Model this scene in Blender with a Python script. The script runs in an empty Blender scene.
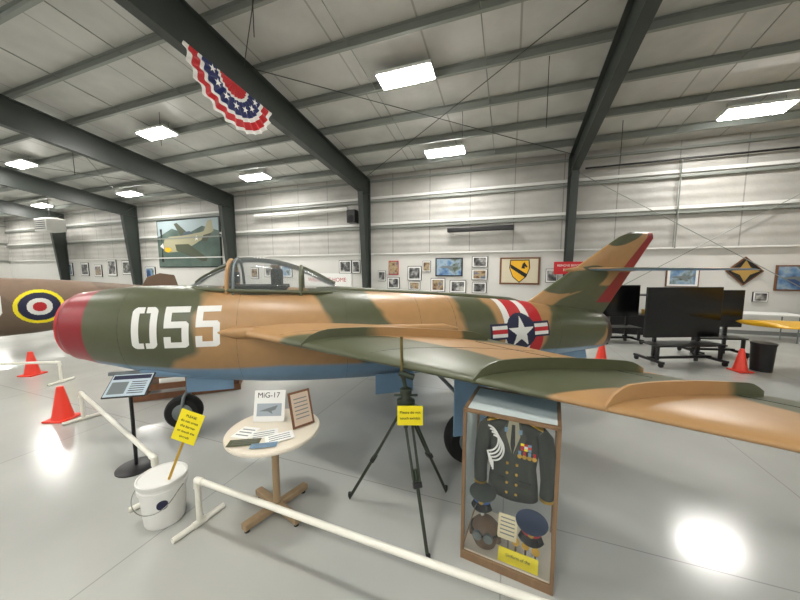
import bpy, bmesh, math, random
from mathutils import Vector, Matrix
import numpy as np
random.seed(4)
sc=bpy.context.scene
sc.view_settings.view_transform='Standard'

# ---------------------------------------------------------------- materials
def lin(c):
    return tuple(((x/255)/12.92 if x/255<=0.04045 else ((x/255+0.055)/1.055)**2.4) for x in c)+(1,)
def mat(name,rgb,rough=0.5,metal=0.0,noise=0.0,nscale=8,bump=0.0,emit=None,estr=0,coat=0):
    m=bpy.data.materials.new(name); m.use_nodes=True
    nt=m.node_tree; b=nt.nodes['Principled BSDF']
    b.inputs['Base Color'].default_value=lin(rgb)
    b.inputs['Roughness'].default_value=rough
    b.inputs['Metallic'].default_value=metal
    if coat: b.inputs['Coat Weight'].default_value=coat
    tc=nt.nodes.new('ShaderNodeTexCoord')
    n=nt.nodes.new('ShaderNodeTexNoise'); n.inputs['Scale'].default_value=nscale; n.inputs['Detail'].default_value=4
    nt.links.new(tc.outputs['Object'],n.inputs['Vector'])
    if noise:
        mx=nt.nodes.new('ShaderNodeMix'); mx.data_type='RGBA'
        c=lin(rgb)
        mx.inputs[6].default_value=tuple(x*(1-noise) for x in c[:3])+(1,)
        mx.inputs[7].default_value=tuple(min(1,x*(1+noise)) for x in c[:3])+(1,)
        nt.links.new(n.outputs['Fac'],mx.inputs[0]); nt.links.new(mx.outputs[2],b.inputs['Base Color'])
    if bump:
        bp=nt.nodes.new('ShaderNodeBump'); bp.inputs['Strength'].default_value=bump
        nt.links.new(n.outputs['Fac'],bp.inputs['Height']); nt.links.new(bp.outputs[0],b.inputs['Normal'])
    if emit:
        b.inputs['Emission Color'].default_value=lin(emit); b.inputs['Emission Strength'].default_value=estr
    return m
def glassmat(name,rgb,alpha=0.15,rough=0.03,ior=1.35):
    m=bpy.data.materials.new(name); m.use_nodes=True
    nt=m.node_tree; b=nt.nodes['Principled BSDF']
    b.inputs['Base Color'].default_value=lin(rgb); b.inputs['Roughness'].default_value=rough
    out=nt.nodes['Material Output']
    tr=nt.nodes.new('ShaderNodeBsdfTransparent'); mx=nt.nodes.new('ShaderNodeMixShader')
    fr=nt.nodes.new('ShaderNodeFresnel'); fr.inputs[0].default_value=ior
    ad=nt.nodes.new('ShaderNodeMath'); ad.operation='ADD'; ad.inputs[1].default_value=alpha; ad.use_clamp=True
    nt.links.new(fr.outputs[0],ad.inputs[0]); nt.links.new(ad.outputs[0],mx.inputs[0])
    nt.links.new(tr.outputs[0],mx.inputs[1]); nt.links.new(b.outputs[0],mx.inputs[2]); nt.links.new(mx.outputs[0],out.inputs[0])
    return m
def woodmat(name,c1,c2,scale=6,rough=.5):
    m=bpy.data.materials.new(name); m.use_nodes=True
    nt=m.node_tree; b=nt.nodes['Principled BSDF']; b.inputs['Roughness'].default_value=rough
    tc=nt.nodes.new('ShaderNodeTexCoord'); mp=nt.nodes.new('ShaderNodeMapping'); mp.inputs['Scale'].default_value=(1,1,.15)
    n=nt.nodes.new('ShaderNodeTexNoise'); n.inputs['Scale'].default_value=scale*4; n.inputs['Detail'].default_value=6
    mx=nt.nodes.new('ShaderNodeMix'); mx.data_type='RGBA'; mx.inputs[6].default_value=lin(c1); mx.inputs[7].default_value=lin(c2)
    nt.links.new(tc.outputs['Object'],mp.inputs[0]); nt.links.new(mp.outputs[0],n.inputs['Vector'])
    nt.links.new(n.outputs['Fac'],mx.inputs[0]); nt.links.new(mx.outputs[2],b.inputs['Base Color'])
    return m
def floor_mat():
    m=bpy.data.materials.new('epoxy_floor'); m.use_nodes=True
    nt=m.node_tree; b=nt.nodes['Principled BSDF']
    b.inputs['Specular IOR Level'].default_value=.55
    tc=nt.nodes.new('ShaderNodeTexCoord'); mp=nt.nodes.new('ShaderNodeMapping'); mp.inputs['Rotation'].default_value=(0,0,math.radians(20))
    br=nt.nodes.new('ShaderNodeTexBrick'); br.offset=0
    br.inputs['Scale'].default_value=1; br.inputs['Brick Width'].default_value=2.4; br.inputs['Row Height'].default_value=2.4
    br.inputs['Mortar Size'].default_value=.006; br.inputs['Mortar Smooth'].default_value=.5
    br.inputs['Color1'].default_value=lin((188,189,184)); br.inputs['Color2'].default_value=lin((185,186,181)); br.inputs['Mortar'].default_value=lin((158,158,154))
    n=nt.nodes.new('ShaderNodeTexNoise'); n.inputs['Scale'].default_value=1.2; n.inputs['Detail'].default_value=5
    mx=nt.nodes.new('ShaderNodeMix'); mx.data_type='RGBA'; mx.blend_type='MULTIPLY'; mx.inputs[0].default_value=.22
    nt.links.new(tc.outputs['Object'],mp.inputs[0]); nt.links.new(mp.outputs[0],br.inputs['Vector']); nt.links.new(tc.outputs['Object'],n.inputs['Vector'])
    nt.links.new(br.outputs['Color'],mx.inputs[6]); nt.links.new(n.outputs['Fac'],mx.inputs[7]); nt.links.new(mx.outputs[2],b.inputs['Base Color'])
    mr=nt.nodes.new('ShaderNodeMapRange'); mr.inputs[1].default_value=.3; mr.inputs[2].default_value=.7; mr.inputs[3].default_value=.13; mr.inputs[4].default_value=.22
    nt.links.new(n.outputs['Fac'],mr.inputs[0]); nt.links.new(mr.outputs[0],b.inputs['Roughness'])
    return m
def panel_mat(name,c1,c2,ang,width,rough=.4,wrinkle=.25,ribz=0):
    """insulation facing: seams every `width` m + wrinkles (+ horizontal ribs)"""
    m=bpy.data.materials.new(name); m.use_nodes=True
    nt=m.node_tree; b=nt.nodes['Principled BSDF']; b.inputs['Roughness'].default_value=rough
    tc=nt.nodes.new('ShaderNodeTexCoord'); mp=nt.nodes.new('ShaderNodeMapping'); mp.inputs['Rotation'].default_value=(0,0,ang)
    mp.inputs['Scale'].default_value=(1/width,)*3
    sp=nt.nodes.new('ShaderNodeSeparateXYZ')
    fr=nt.nodes.new('ShaderNodeMath'); fr.operation='FRACT'
    cp=nt.nodes.new('ShaderNodeMath'); cp.operation='LESS_THAN'; cp.inputs[1].default_value=.022
    n=nt.nodes.new('ShaderNodeTexNoise'); n.inputs['Scale'].default_value=1.6; n.inputs['Detail'].default_value=6
    mx=nt.nodes.new('ShaderNodeMix'); mx.data_type='RGBA'; mx.inputs[6].default_value=lin(c1); mx.inputs[7].default_value=lin(c2)
    m2=nt.nodes.new('ShaderNodeMix'); m2.data_type='RGBA'; m2.blend_type='MULTIPLY'; m2.inputs[0].default_value=.35
    bp=nt.nodes.new('ShaderNodeBump'); bp.inputs['Strength'].default_value=wrinkle; bp.inputs['Distance'].default_value=.15
    L=nt.links.new
    L(tc.outputs['Object'],mp.inputs[0]); L(mp.outputs[0],sp.inputs[0]); L(sp.outputs[0],fr.inputs[0]); L(fr.outputs[0],cp.inputs[0])
    L(cp.outputs[0],mx.inputs[0]); L(mx.outputs[2],m2.inputs[6]); L(tc.outputs['Object'],n.inputs['Vector']); L(n.outputs['Fac'],m2.inputs[7])
    L(m2.outputs[2],b.inputs['Base Color']); L(n.outputs['Fac'],bp.inputs['Height'])
    if ribz:
        s2=nt.nodes.new('ShaderNodeSeparateXYZ'); L(tc.outputs['Object'],s2.inputs[0])
        ml=nt.nodes.new('ShaderNodeMath'); ml.operation='MULTIPLY'; ml.inputs[1].default_value=2*math.pi/ribz
        sn=nt.nodes.new('ShaderNodeMath'); sn.operation='SINE'
        L(s2.outputs[2],ml.inputs[0]); L(ml.outputs[0],sn.inputs[0])
        b2=nt.nodes.new('ShaderNodeBump'); b2.inputs['Strength'].default_value=.35; b2.inputs['Distance'].default_value=.02
        L(sn.outputs[0],b2.inputs['Height']); L(bp.outputs[0],b2.inputs['Normal']); L(b2.outputs[0],b.inputs['Normal'])
    else: L(bp.outputs[0],b.inputs['Normal'])
    return m
def camo_mat(name,cA,cB,cU,cR=(140,30,40),rough=.36):
    m=bpy.data.materials.new(name); m.use_nodes=True
    nt=m.node_tree; b=nt.nodes['Principled BSDF']; b.inputs['Roughness'].default_value=rough
    L=nt.links.new
    tc=nt.nodes.new('ShaderNodeTexCoord')
    n=nt.nodes.new('ShaderNodeTexNoise'); n.inputs['Scale'].default_value=2.2; n.inputs['Detail'].default_value=2
    L(tc.outputs['Object'],n.inputs['Vector'])
    def stp(attr,w,nz):
        a=nt.nodes.new('ShaderNodeAttribute'); a.attribute_name=attr
        s=nt.nodes.new('ShaderNodeMath'); s.operation='MULTIPLY_ADD'; s.inputs[1].default_value=nz; 
        L(n.outputs['Fac'],s.inputs[0]); L(a.outputs['Fac'],s.inputs[2])
        r=nt.nodes.new('ShaderNodeMapRange'); r.inputs[1].default_value=nz*.5-w; r.inputs[2].default_value=nz*.5+w
        L(s.outputs[0],r.inputs[0]); return r.outputs[0]
    m1=nt.nodes.new('ShaderNodeMix'); m1.data_type='RGBA'; m1.inputs[6].default_value=lin(cA); m1.inputs[7].default_value=lin(cB)
    L(stp('camo',.07,.5),m1.inputs[0])
    m2=nt.nodes.new('ShaderNodeMix'); m2.data_type='RGBA'; m2.inputs[7].default_value=lin(cU)
    L(m1.outputs[2],m2.inputs[6]); L(stp('belly',.04,.0),m2.inputs[0])
    m3=nt.nodes.new('ShaderNodeMix'); m3.data_type='RGBA'; m3.inputs[7].default_value=lin(cR)
    L(m2.outputs[2],m3.inputs[6]); L(stp('red',.01,.0),m3.inputs[0])
    n2=nt.nodes.new('ShaderNodeTexNoise'); n2.inputs['Scale'].default_value=9; n2.inputs['Detail'].default_value=6
    L(tc.outputs['Object'],n2.inputs['Vector'])
    m4=nt.nodes.new('ShaderNodeMix'); m4.data_type='RGBA'; m4.blend_type='MULTIPLY'; m4.inputs[0].default_value=.3
    cr=nt.nodes.new('ShaderNodeMapRange'); cr.inputs[3].default_value=.55; cr.inputs[4].default_value=1.3; cr.clamp=False
    L(n2.outputs['Fac'],cr.inputs[0]); L(cr.outputs[0],m4.inputs[7]); L(m3.outputs[2],m4.inputs[6])
    L(m4.outputs[2],b.inputs['Base Color'])
    return m

M={}
M['steel']=mat('dark_steel',(50,56,52),.45,noise=.1)
M['purlin']=mat('purlin_grey',(134,139,133),.45,.1)
M['white']=mat('white_paint',(225,225,221),.4)
M['pvc']=mat('pvc_white',(232,230,218),.3)
M['black']=mat('black_plastic',(18,18,20),.4)
M['rubber']=mat('rubber',(22,22,22),.8,noise=.2)
M['blackgloss']=mat('screen_black',(8,9,11),.15)
M['red']=mat('red_paint',(182,28,36),.5)
M['blue']=mat('blue_paint',(24,36,92),.5)
M['dkblue']=mat('navy',(22,27,60),.5)
M['yellow']=mat('yellow_card',(244,226,30),.6)
M['orange']=mat('cone_orange',(228,56,34),.45)
M['skyblue']=mat('belly_blue',(116,148,176),.4,noise=.06)
M['gear']=mat('gear_grey',(120,128,130),.4,.5)
M['chrome']=mat('chrome',(200,200,200),.15,1)
M['tan']=mat('tan_paint',(172,134,90),.42,noise=.05)
M['green']=mat('green_paint',(82,86,62),.42,noise=.08)
M['dark']=mat('dark_interior',(14,14,14),.9)
M['paper']=mat('paper',(235,235,232),.6)
M['gold']=mat('gold',(205,165,70),.3,.8)
M['ltop']=mat('table_laminate',(220,211,194),.35,noise=.03)
M['woodc']=woodmat('case_wood',(112,86,62),(142,114,84))
M['wood2']=woodmat('brown_wood',(96,62,40),(128,86,56))
M['woodl']=woodmat('light_wood',(150,126,96),(176,152,120))
M['tripod']=mat('tripod_green',(52,60,48),.45,.3)
M['glass']=glassmat('acrylic',(225,235,235),.015,ior=1.16)
M['canopy']=glassmat('canopy_glass',(170,178,178),.16,ior=1.3)
M['uniform']=mat('uniform_wool',(58,61,55),.95,noise=.2,nscale=200,bump=.1)
M['leather']=mat('leather',(98,76,56),.6,noise=.25,nscale=20)
M['lamp']=mat('lamp_diffuser',(255,255,255),.5,emit=(255,252,246),estr=112)
M['bucket']=mat('bucket_plastic',(232,232,228),.35)
M['yelpl']=mat('yellow_aircraft',(232,178,36),.35)
M['brown']=mat('brown_aircraft',(120,98,80),.6,noise=.1)
M['camo']=camo_mat('jet_camouflage',(172,134,90),(82,86,62),(116,148,176))
M['camo2']=camo_mat('old_camouflage',(128,106,88),(110,93,76),(150,150,150),rough=.6)

# ---------------------------------------------------------------- helpers
def empty(name,loc=(0,0,0)):
    e=bpy.data.objects.new(name,None); e.location=loc; e.empty_display_size=.2
    sc.collection.objects.link(e); return e
def addobj(name,me,parent=None):
    o=bpy.data.objects.new(name,me); sc.collection.objects.link(o)
    if parent is not None:
        o.parent=parent; o.matrix_parent_inverse=Matrix.Translation(-Vector(parent.location))
    return o
def mesh(name,vs,fs,m,parent=None,smooth=False):
    me=bpy.data.meshes.new(name); me.from_pydata([tuple(v) for v in vs],[],fs)
    bm=bmesh.new(); bm.from_mesh(me); bmesh.ops.recalc_face_normals(bm,faces=bm.faces); bm.to_mesh(me); bm.free()
    me.materials.append(m)
    if smooth:
        me.polygons.foreach_set('use_smooth',[True]*len(me.polygons))
    me.update()
    return addobj(name,me,parent)
X=Vector((1,0,0));Y=Vector((0,1,0));Z=Vector((0,0,1))
def obox(name,c,ax,sz,m,parent=None,bev=0):
    c=Vector(c); a,b,d=[Vector(v).normalized()*s/2 for v,s in zip(ax,sz)]
    vs=[c+i*a+j*b+k*d for i in(-1,1) for j in(-1,1) for k in(-1,1)]
    fs=[(0,1,3,2),(4,6,7,5),(0,4,5,1),(2,3,7,6),(0,2,6,4),(1,5,7,3)]
    o=mesh(name,vs,fs,m,parent)
    if bev:
        md=o.modifiers.new('b','BEVEL'); md.width=bev; md.segments=2
    return o
def box(name,c,sz,m,parent=None,bev=0): return obox(name,c,(X,Y,Z),sz,m,parent,bev)
def ringframe(d):
    d=d.normalized(); a=d.cross(Z) if abs(d.z)<.9 else d.cross(X)
    a.normalize(); return a,d.cross(a).normalized()
def tube(name,pts,r,m,parent=None,n=10,cap=True):
    pts=[Vector(p) for p in pts]; rs=r if isinstance(r,(list,tuple)) else [r]*len(pts)
    vs=[];fs=[]; a0=None
    for i,p in enumerate(pts):
        d=(pts[min(i+1,len(pts)-1)]-pts[max(i-1,0)])
        if a0 is None: a,b=ringframe(d)
        else:
            dn=d.normalized(); a=(a0-dn*a0.dot(dn)).normalized(); b=dn.cross(a).normalized()
        a0=a
        for k in range(n):
            t=2*math.pi*k/n; vs.append(p+a*math.cos(t)*rs[i]+b*math.sin(t)*rs[i])
    for i in range(len(pts)-1):
        for k in range(n):
            k2=(k+1)%n; fs.append((i*n+k,i*n+k2,(i+1)*n+k2,(i+1)*n+k))
    if cap: fs.append(tuple(range(n))[::-1]); fs.append(tuple(range((len(pts)-1)*n,len(pts)*n)))
    o=mesh(name,vs,fs,m,parent,True)
    o.data.set_sharp_from_angle(angle=math.radians(50))
    return o
def lathe(name,c,prof,m,parent=None,n=32,axis=Z):
    c=Vector(c); ax=Vector(axis).normalized(); a,b=ringframe(ax)
    vs=[];fs=[]
    for r,h in prof:
        for k in range(n):
            t=2*math.pi*k/n; vs.append(c+ax*h+(a*math.cos(t)+b*math.sin(t))*max(r,.0005))
    for i in range(len(prof)-1):
        for k in range(n):
            k2=(k+1)%n; fs.append((i*n+k,i*n+k2,(i+1)*n+k2,(i+1)*n+k))
    fs.append(tuple(range(n))[::-1]); fs.append(tuple(range((len(prof)-1)*n,len(prof)*n)))
    o=mesh(name,vs,fs,m,parent,True)
    o.data.set_sharp_from_angle(angle=math.radians(40))
    return o
def text(name,s,loc,ax,up,size,m,parent,align='CENTER'):
    cu=bpy.data.curves.new(name,'FONT'); cu.body=s; cu.size=size; cu.align_x=align; cu.align_y='CENTER'; cu.extrude=.0008
    cu.materials.append(m)
    o=bpy.data.objects.new(name,cu); sc.collection.objects.link(o)
    ax=Vector(ax).normalized(); up=Vector(up).normalized(); nn=ax.cross(up)
    mt=Matrix((ax,up,nn)).transposed().to_4x4(); mt.translation=Vector(loc)
    o.matrix_world=mt
    o.parent=parent; o.matrix_parent_inverse=Matrix.Translation(-Vector(parent.location))
    return o
def inpoly(x,y,P):
    c=False;j=len(P)-1
    for i in range(len(P)):
        if (P[i][1]>y)!=(P[j][1]>y) and x<(P[j][0]-P[i][0])*(y-P[i][1])/(P[j][1]-P[i][1])+P[i][0]: c=not c
        j=i
    return c
def star(r,r2=None,n=5,cx=0,cy=0):
    r2=r2 or r*.382
    return [(cx+(r if i%2==0 else r2)*math.sin(math.pi*i/n),cy+(r if i%2==0 else r2)*math.cos(math.pi*i/n)) for i in range(2*n)]

# ---------------------------------------------------------------- hangar shell
P0=Vector((5.9,10.9,0)); ang=math.radians(20)
E=Vector((-math.cos(ang),math.sin(ang),0)); N=Vector((-math.sin(ang),-math.cos(ang),0))
BAY=7.69
def W(s,r,z): return P0+E*s+N*r+Z*z
S0,S1,R1=-20.0,39.0,30.0; RIDGE=15.0
def zr(r): 
    rr=min(r,2*RIDGE-r); return 5.95+.14*rr
m_floor=floor_mat()
m_ceil=panel_mat('ceiling_insulation',(210,210,205),(168,168,162),math.radians(20),1.9,.45,.2)
m_wall=panel_mat('wall_insulation',(190,188,182),(152,150,145),math.radians(20),1.6,.42,.35,ribz=.3)
m_liner=mat('wall_liner',(208,207,202),.45,noise=.03,nscale=2)
mesh('floor',[W(S0,0,0),W(S1,0,0),W(S1,R1,0),W(S0,R1,0)],[(0,1,2,3)],m_floor)
e=empty('ceiling',W(10,15,8))
mesh('ceiling_panel_a',[W(S0,0,zr(0)),W(S1,0,zr(0)),W(S1,RIDGE,zr(RIDGE)),W(S0,RIDGE,zr(RIDGE))],[(0,1,2,3)],m_ceil,e)
mesh('ceiling_panel_b',[W(S0,R1,zr(R1)),W(S1,R1,zr(R1)),W(S1,RIDGE,zr(RIDGE)),W(S0,RIDGE,zr(RIDGE))],[(0,1,2,3)],m_ceil,e)
LZ=2.65
def wallpair(nm,a,b,prof_top):
    w=empty(nm,(a+b)/2)
    mesh('liner',[a,b,b+Z*LZ,a+Z*LZ],[(0,1,2,3)],m_liner,w)
    vs=[a+Z*LZ]+[b+Z*LZ]+prof_top
    mesh('insulation',vs,[tuple(range(len(vs)))],m_wall,w)
    return w
wb=wallpair('wall_back',W(S0,0,0),W(S1,0,0),[W(S1,0,zr(0)),W(S0,0,zr(0))])
wallpair('wall_front',W(S0,R1,0),W(S1,R1,0),[W(S1,R1,zr(R1)),W(S0,R1,zr(R1))])
wl=wallpair('wall_left',W(S1,0,0),W(S1,R1,0),[W(S1,R1,zr(R1)),W(S1,RIDGE,zr(RIDGE)),W(S1,0,zr(0))])
wallpair('wall_right',W(S0,0,0),W(S0,R1,0),[W(S0,R1,zr(R1)),W(S0,RIDGE,zr(RIDGE)),W(S0,0,zr(0))])
for i,z in enumerate((LZ,3.75,4.85,5.7)):
    g=empty('trim_%d'%(i+1),W(10,.05,z))
    obox('girt',W((S0+S1)/2,.06,z),(E,N,Z),(S1-S0,.1,.07 if i else .05),M['purlin'] if i else M['white'],g)
    if i in(1,2): obox('girt_lip',W((S0+S1)/2,.04,z+.16),(E,N,Z),(S1-S0,.05,.10),M['white'],g)
obox('baseboard_back',W((S0+S1)/2,.02,.06),(E,N,Z),(S1-S0,.03,.12),mat('baseboard',(120,122,120)))
for z in (LZ,4.0,5.3):
    obox('girt_left',W(S1-.06,R1/2,z),(N,E,Z),(R1,.1,.07),M['purlin'],wl)

def steel_frame(s):
    p=empty('steel_frame',W(s,0,0))
    tf=.025;fw=.22
    for side in (0,1):
        def R(r): return r if side==0 else R1-r
        vb0,vb1=.12,.42; vt0,vt1=.12,.85
        zb=5.15
        mesh('column_web',[W(s-.01,R(vb0),0),W(s-.01,R(vb1),0),W(s-.01,R(vt1),zb),W(s-.01,R(vt0),zr(0)-.22),
                       W(s+.01,R(vb0),0),W(s+.01,R(vb1),0),W(s+.01,R(vt1),zb),W(s+.01,R(vt0),zr(0)-.22)],
             [(0,1,2,3),(4,7,6,5),(0,4,5,1),(1,5,6,2),(2,6,7,3),(3,7,4,0)],M['steel'],p)
        def flange(nm,a,b):
            A=W(s,R(a[0]),a[1]);B=W(s,R(b[0]),b[1]); d=(B-A); ln=d.length; d.normalize()
            obox(nm,(A+B)/2,(d,E,d.cross(E)),(ln,fw,tf),M['steel'],p)
        flange('column_flange_out',(vb0,0),(vt0,zr(0)-.22))
        flange('column_flange_in',(vb1,0),(vt1,zb))
        def zb_(r): return zb+.125*(r-.85) 
        mesh('rafter_web',[W(s+d,R(r),z) for d in(-.01,.01) for r,z in((.12,zr(.12)-.22),(RIDGE,zr(RIDGE)-.22),(RIDGE,zb_(RIDGE)),(.85,zb))],
             [(0,1,2,3),(4,7,6,5),(0,4,5,1),(1,5,6,2),(2,6,7,3),(3,7,4,0)],M['steel'],p)
        flange('rafter_flange_low',(.83,zb),(RIDGE,zb_(RIDGE)))
        flange('rafter_flange_top',(.12,zr(.12)-.22),(RIDGE,zr(RIDGE)-.22))
        A=W(s,R(.12),zb);B=W(s,R(.85),zb)
        obox('knee_plate',(A+B)/2,(N,E,Z),((B-A).length,fw*.9,tf),M['steel'],p)
        obox('base_plate',W(s,R(.27),.02),(N,E,Z),(.5,.3,.03),M['steel'],p)
for k in range(-1,5): steel_frame(k*BAY)
def purlins():
    vs=[];fs=[]
    r=.9
    while r<R1-.5:
        z=zr(r)-.02
        sl=.14 if r<RIDGE else -.14
        prof=[(0,0),(.07,0),(.07,-.012),(.012,-.012),(.012,-.19),(.07,-.19),(.07,-.2),(0,-.2)]
        b=len(vs)
        for s in (S0,S1):
            for dr,dz in prof: vs.append(W(s,r+dr,z+dz+sl*dr))
        n=len(prof)
        for i in range(n): j=(i+1)%n; fs.append((b+i,b+j,b+n+j,b+n+i))
        r+=1.3
    mesh('roof_purlins',vs,fs,M['purlin'])
purlins()
br=empty('roof_bracing_rods',W(4,5,6))
def zroof(r): return zr(r)-.3
for s0 in (0,15.38,):
    for ra,rb in ((.5,6.5),(6.5,12.5)):
        tube('rod',[W(s0,ra,zroof(ra)),W(s0+BAY,rb,zroof(rb))],.010,M['steel'],br,6)
        tube('rod',[W(s0+BAY,ra,zroof(ra)),W(s0,rb,zroof(rb))],.010,M['steel'],br,6)
sg_=empty('roof_sag_rods',W(4,6,6))
for s in (2.5,5.2,10.3,12.9,-2.5,-5.1,18,20.5):
    tube('sag_rod',[W(s,.9,zr(.9)-.14),W(s,14.5,zr(14.5)-.14)],.012,M['purlin'],sg_,6)
wr=empty('wall_bracing_rods',W(-3.8,.2,3))
tube('rod',[W(-.1,.16,5.3),W(-BAY+.1,.16,.4)],.012,M['purlin'],wr,6)
tube('rod',[W(-.1,.16,.4),W(-BAY+.1,.16,5.3)],.012,M['purlin'],wr,6)
for i,(s,r,l) in enumerate(((3.2,3.5,.9),(6.3,7.6,.9),(3.6,7.3,.7),(1.2,4.5,1.5),(12,5.6,1.0),(18,5,1.0),(-1.0,1.6,1.2))):
    tube('hanging_cable',[W(s,r,zr(r)-.02),W(s,r,zr(r)-l)],.008,M['black'],None,6)
cd=empty('wall_conduit',W(-3,.2,5.4))
tube('pipe',[W(-.4,.14,5.35),W(-7.4,.14,5.35)],.03,M['black'],cd)
tube('pipe_drop',[W(-3.0,.14,5.35),W(-3.0,.14,LZ)],.02,M['purlin'],cd)
rows={1.75:(-11.6,-3.74,4.05,12.2,20.6,29.0,36.5),5.2:(4.25,12.8,21.3,29.5,36.8),10.8:(-11.6,4.1,12.2,20.6,29),16.5:(-11.6,-3.8,4.1,12.2,20.6,29),21.5:(-11.6,-3.8,4.1,12.2,20.6,29),26.5:(-11.6,-3.8,4.1,12.2,20.6,29)}  # rows further inside the hangar are out of view, added for illumination
for r,ss in rows.items():
    for s in ss:
        z=zr(r)-.33; sl=.14 if r<RIDGE else -.14
        nn=(N+Z*sl).normalized(); up=E.cross(nn)
        if up.z<0: up=-up
        c=W(s,r,z)
        p=empty('ceiling_light',c)
        obox('housing',c+up*.05,(E,nn,up),(1.3,.5,.07),M['white'],p)
        obox('diffuser',c,(E,nn,up),(1.24,.44,.02),M['lamp'],p)
        for a in(-.55,.55): tube('hanger',[c+E*a+up*.07,c+E*a+up*.3],.008,M['purlin'],p,6)

# ---------------------------------------------------------------- bodies (airplanes)
class Body:
    def __init__(s,O,th,st):
        s.O=Vector(O); s.u=Vector((math.cos(th),math.sin(th),0)); s.v=Vector((math.sin(th),-math.cos(th),0)); s.st=st
        s.L=[q[0] for q in st]; s.zc=[q[1] for q in st]; s.rw=[q[2] for q in st]; s.rh=[q[3] for q in st]
    def g(s,L): return np.interp(L,s.L,s.zc),np.interp(L,s.L,s.rw),np.interp(L,s.L,s.rh)
    def P(s,L,w,z): return Vector((s.O.x,s.O.y,0))+s.u*L+s.v*w+Z*z
    def side(s,L,z,eps=.006,sgn=1):
        zc,rw,rh=s.g(L); q=max(-1,min(1,(z-zc)/rh)); return s.P(L,sgn*(rw*math.sqrt(1-q*q)+eps),z)
def smooth_st(st,n):
    out=[]; k=len(st)
    for i in range(k-1):
        p0=np.array(st[max(i-1,0)]);p1=np.array(st[i]);p2=np.array(st[i+1]);p3=np.array(st[min(i+2,k-1)])
        for j in range(n):
            t=j/n
            q=.5*((2*p1)+(-p0+p2)*t+(2*p0-5*p1+4*p2-p3)*t*t+(-p0+3*p1-3*p2+p3)*t**3)
            q[0]=p1[0]+(p2[0]-p1[0])*t
            out.append(tuple(q))
    out.append(tuple(st[-1])); return out
def setattrs(o,d):
    for k,vals in d.items():
        a=o.data.attributes.new(k,'FLOAT','POINT'); a.data.foreach_set('value',vals)
def mesh_raw(name,vs,fs,m,parent,attrs,smooth=True):
    me=bpy.data.meshes.new(name); me.from_pydata([tuple(v) for v in vs],[],fs); me.materials.append(m)
    me.polygons.foreach_set('use_smooth',[smooth]*len(me.polygons))
    o=addobj(name,me,parent); setattrs(o,attrs)
    bm=bmesh.new(); bm.from_mesh(me); bmesh.ops.recalc_face_normals(bm,faces=bm.faces); bm.to_mesh(me); bm.free(); me.update()
    return o
def loft_body(name,B,m,parent,attrf,n=64):
    vs=[];fs=[];A={'camo':[],'belly':[],'red':[]}
    for L,zc,rw,rh in B.st:
        for k in range(n):
            t=2*math.pi*k/n; h=math.sin(t); w=math.cos(t)
            vs.append(B.P(L,rw*w,zc+rh*h))
            c,b,r=attrf(L,w,h); A['camo'].append(c);A['belly'].append(b);A['red'].append(r)
    for i in range(len(B.st)-1):
        for k in range(n):
            k2=(k+1)%n; fs.append((i*n+k,i*n+k2,(i+1)*n+k2,(i+1)*n+k))
    return mesh_raw(name,vs,fs,m,parent,A)
def decal(name,B,L0,z0,w,h,inside,m,parent,res=.01,eps=.006,fsign=1):
    nx=int(w/res);ny=int(h/res); idx={};vs=[];fs=[]
    def vid(i,j):
        if (i,j) not in idx:
            idx[(i,j)]=len(vs); vs.append(B.side(L0+fsign*(i/nx-.5)*w,z0+(j/ny-.5)*h,eps))
        return idx[(i,j)]
    for i in range(nx):
        for j in range(ny):
            if inside(((i+.5)/nx-.5)*w,((j+.5)/ny-.5)*h): fs.append((vid(i,j),vid(i+1,j),vid(i+1,j+1),vid(i,j+1)))
    return mesh(name,vs,fs,m,parent,True)
def wheel(name,c,axis,r,w,parent):
    c=Vector(c)
    lathe(name+'_tyre',c,[(r*.55,-w*.42),(r*.85,-w/2),(r*.96,-w*.38),(r,-w*.15),(r,w*.15),(r*.96,w*.38),(r*.85,w/2),(r*.55,w*.42)],M['rubber'],parent,36,axis)
    lathe(name+'_hub',c,[(r*.2,-w*.52),(r*.5,-w*.46),(r*.56,-w*.4),(r*.56,w*.4),(r*.5,w*.46),(r*.2,w*.52)],M['gear'],parent,24,axis)

# ======================= jet fighter
TH=math.radians(15)
jet=empty('jet_fighter_airplane',(-.5,4.5,1.1))
st=[(.02,1.325,.335,.335),(.07,1.325,.372,.372),(.28,1.305,.425,.425),(.66,1.265,.495,.50),(1.2,1.205,.555,.56),(1.8,1.15,.59,.595),(2.4,1.11,.60,.61),
    (3.2,1.07,.60,.60),(4.2,1.03,.575,.575),(5.0,1.01,.53,.525),(5.8,.995,.465,.46),(6.5,.96,.40,.40),(7.2,.925,.33,.33)]
B=Body((-3.63,3.39,0),TH,smooth_st(st,6))
def jattr(L,w,h):
    v=-1
    v=max(v,(.62-abs(L-.70-.12*h))*1.6 - max(0,-.2-h)*.6*(1 if L>.8 else 0))
    v=max(v,(.36-abs(L-3.0-(.7-h)*.45))*2)
    v=max(v,(.24-abs(L-4.85+.15*h))*2)
    v=max(v,(.6-abs(L-6.55-.2*h))*2)
    v=max(v,(.18-abs(L-1.9))*2 if h>.85 else -1)
    belly=(-h)-(.80-.35*min(1,L/2.2)); 
    if L>5: belly=(-h)-(.45+.2*(L-5)/2)
    red=.29-L
    return v,belly,red
loft_body('fuselage',B,M['camo'],jet,jattr,96)
nc=1.325
lathe('intake_lip',B.P(.02,0,nc),[(.335,0),(.328,-.02),(.315,-.028),(.302,-.02),(.29,.02),(.285,.3)],M['red'],jet,48,B.u)
lathe('intake_duct',B.P(.32,0,nc),[(.29,-.25),(.28,0),(.27,.05)],M['dark'],jet,48,B.u)
obox('intake_splitter',B.P(.22,0,nc),(B.u,B.v,Z),(.38,.05,.56),M['gear'],jet,.01)
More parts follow.
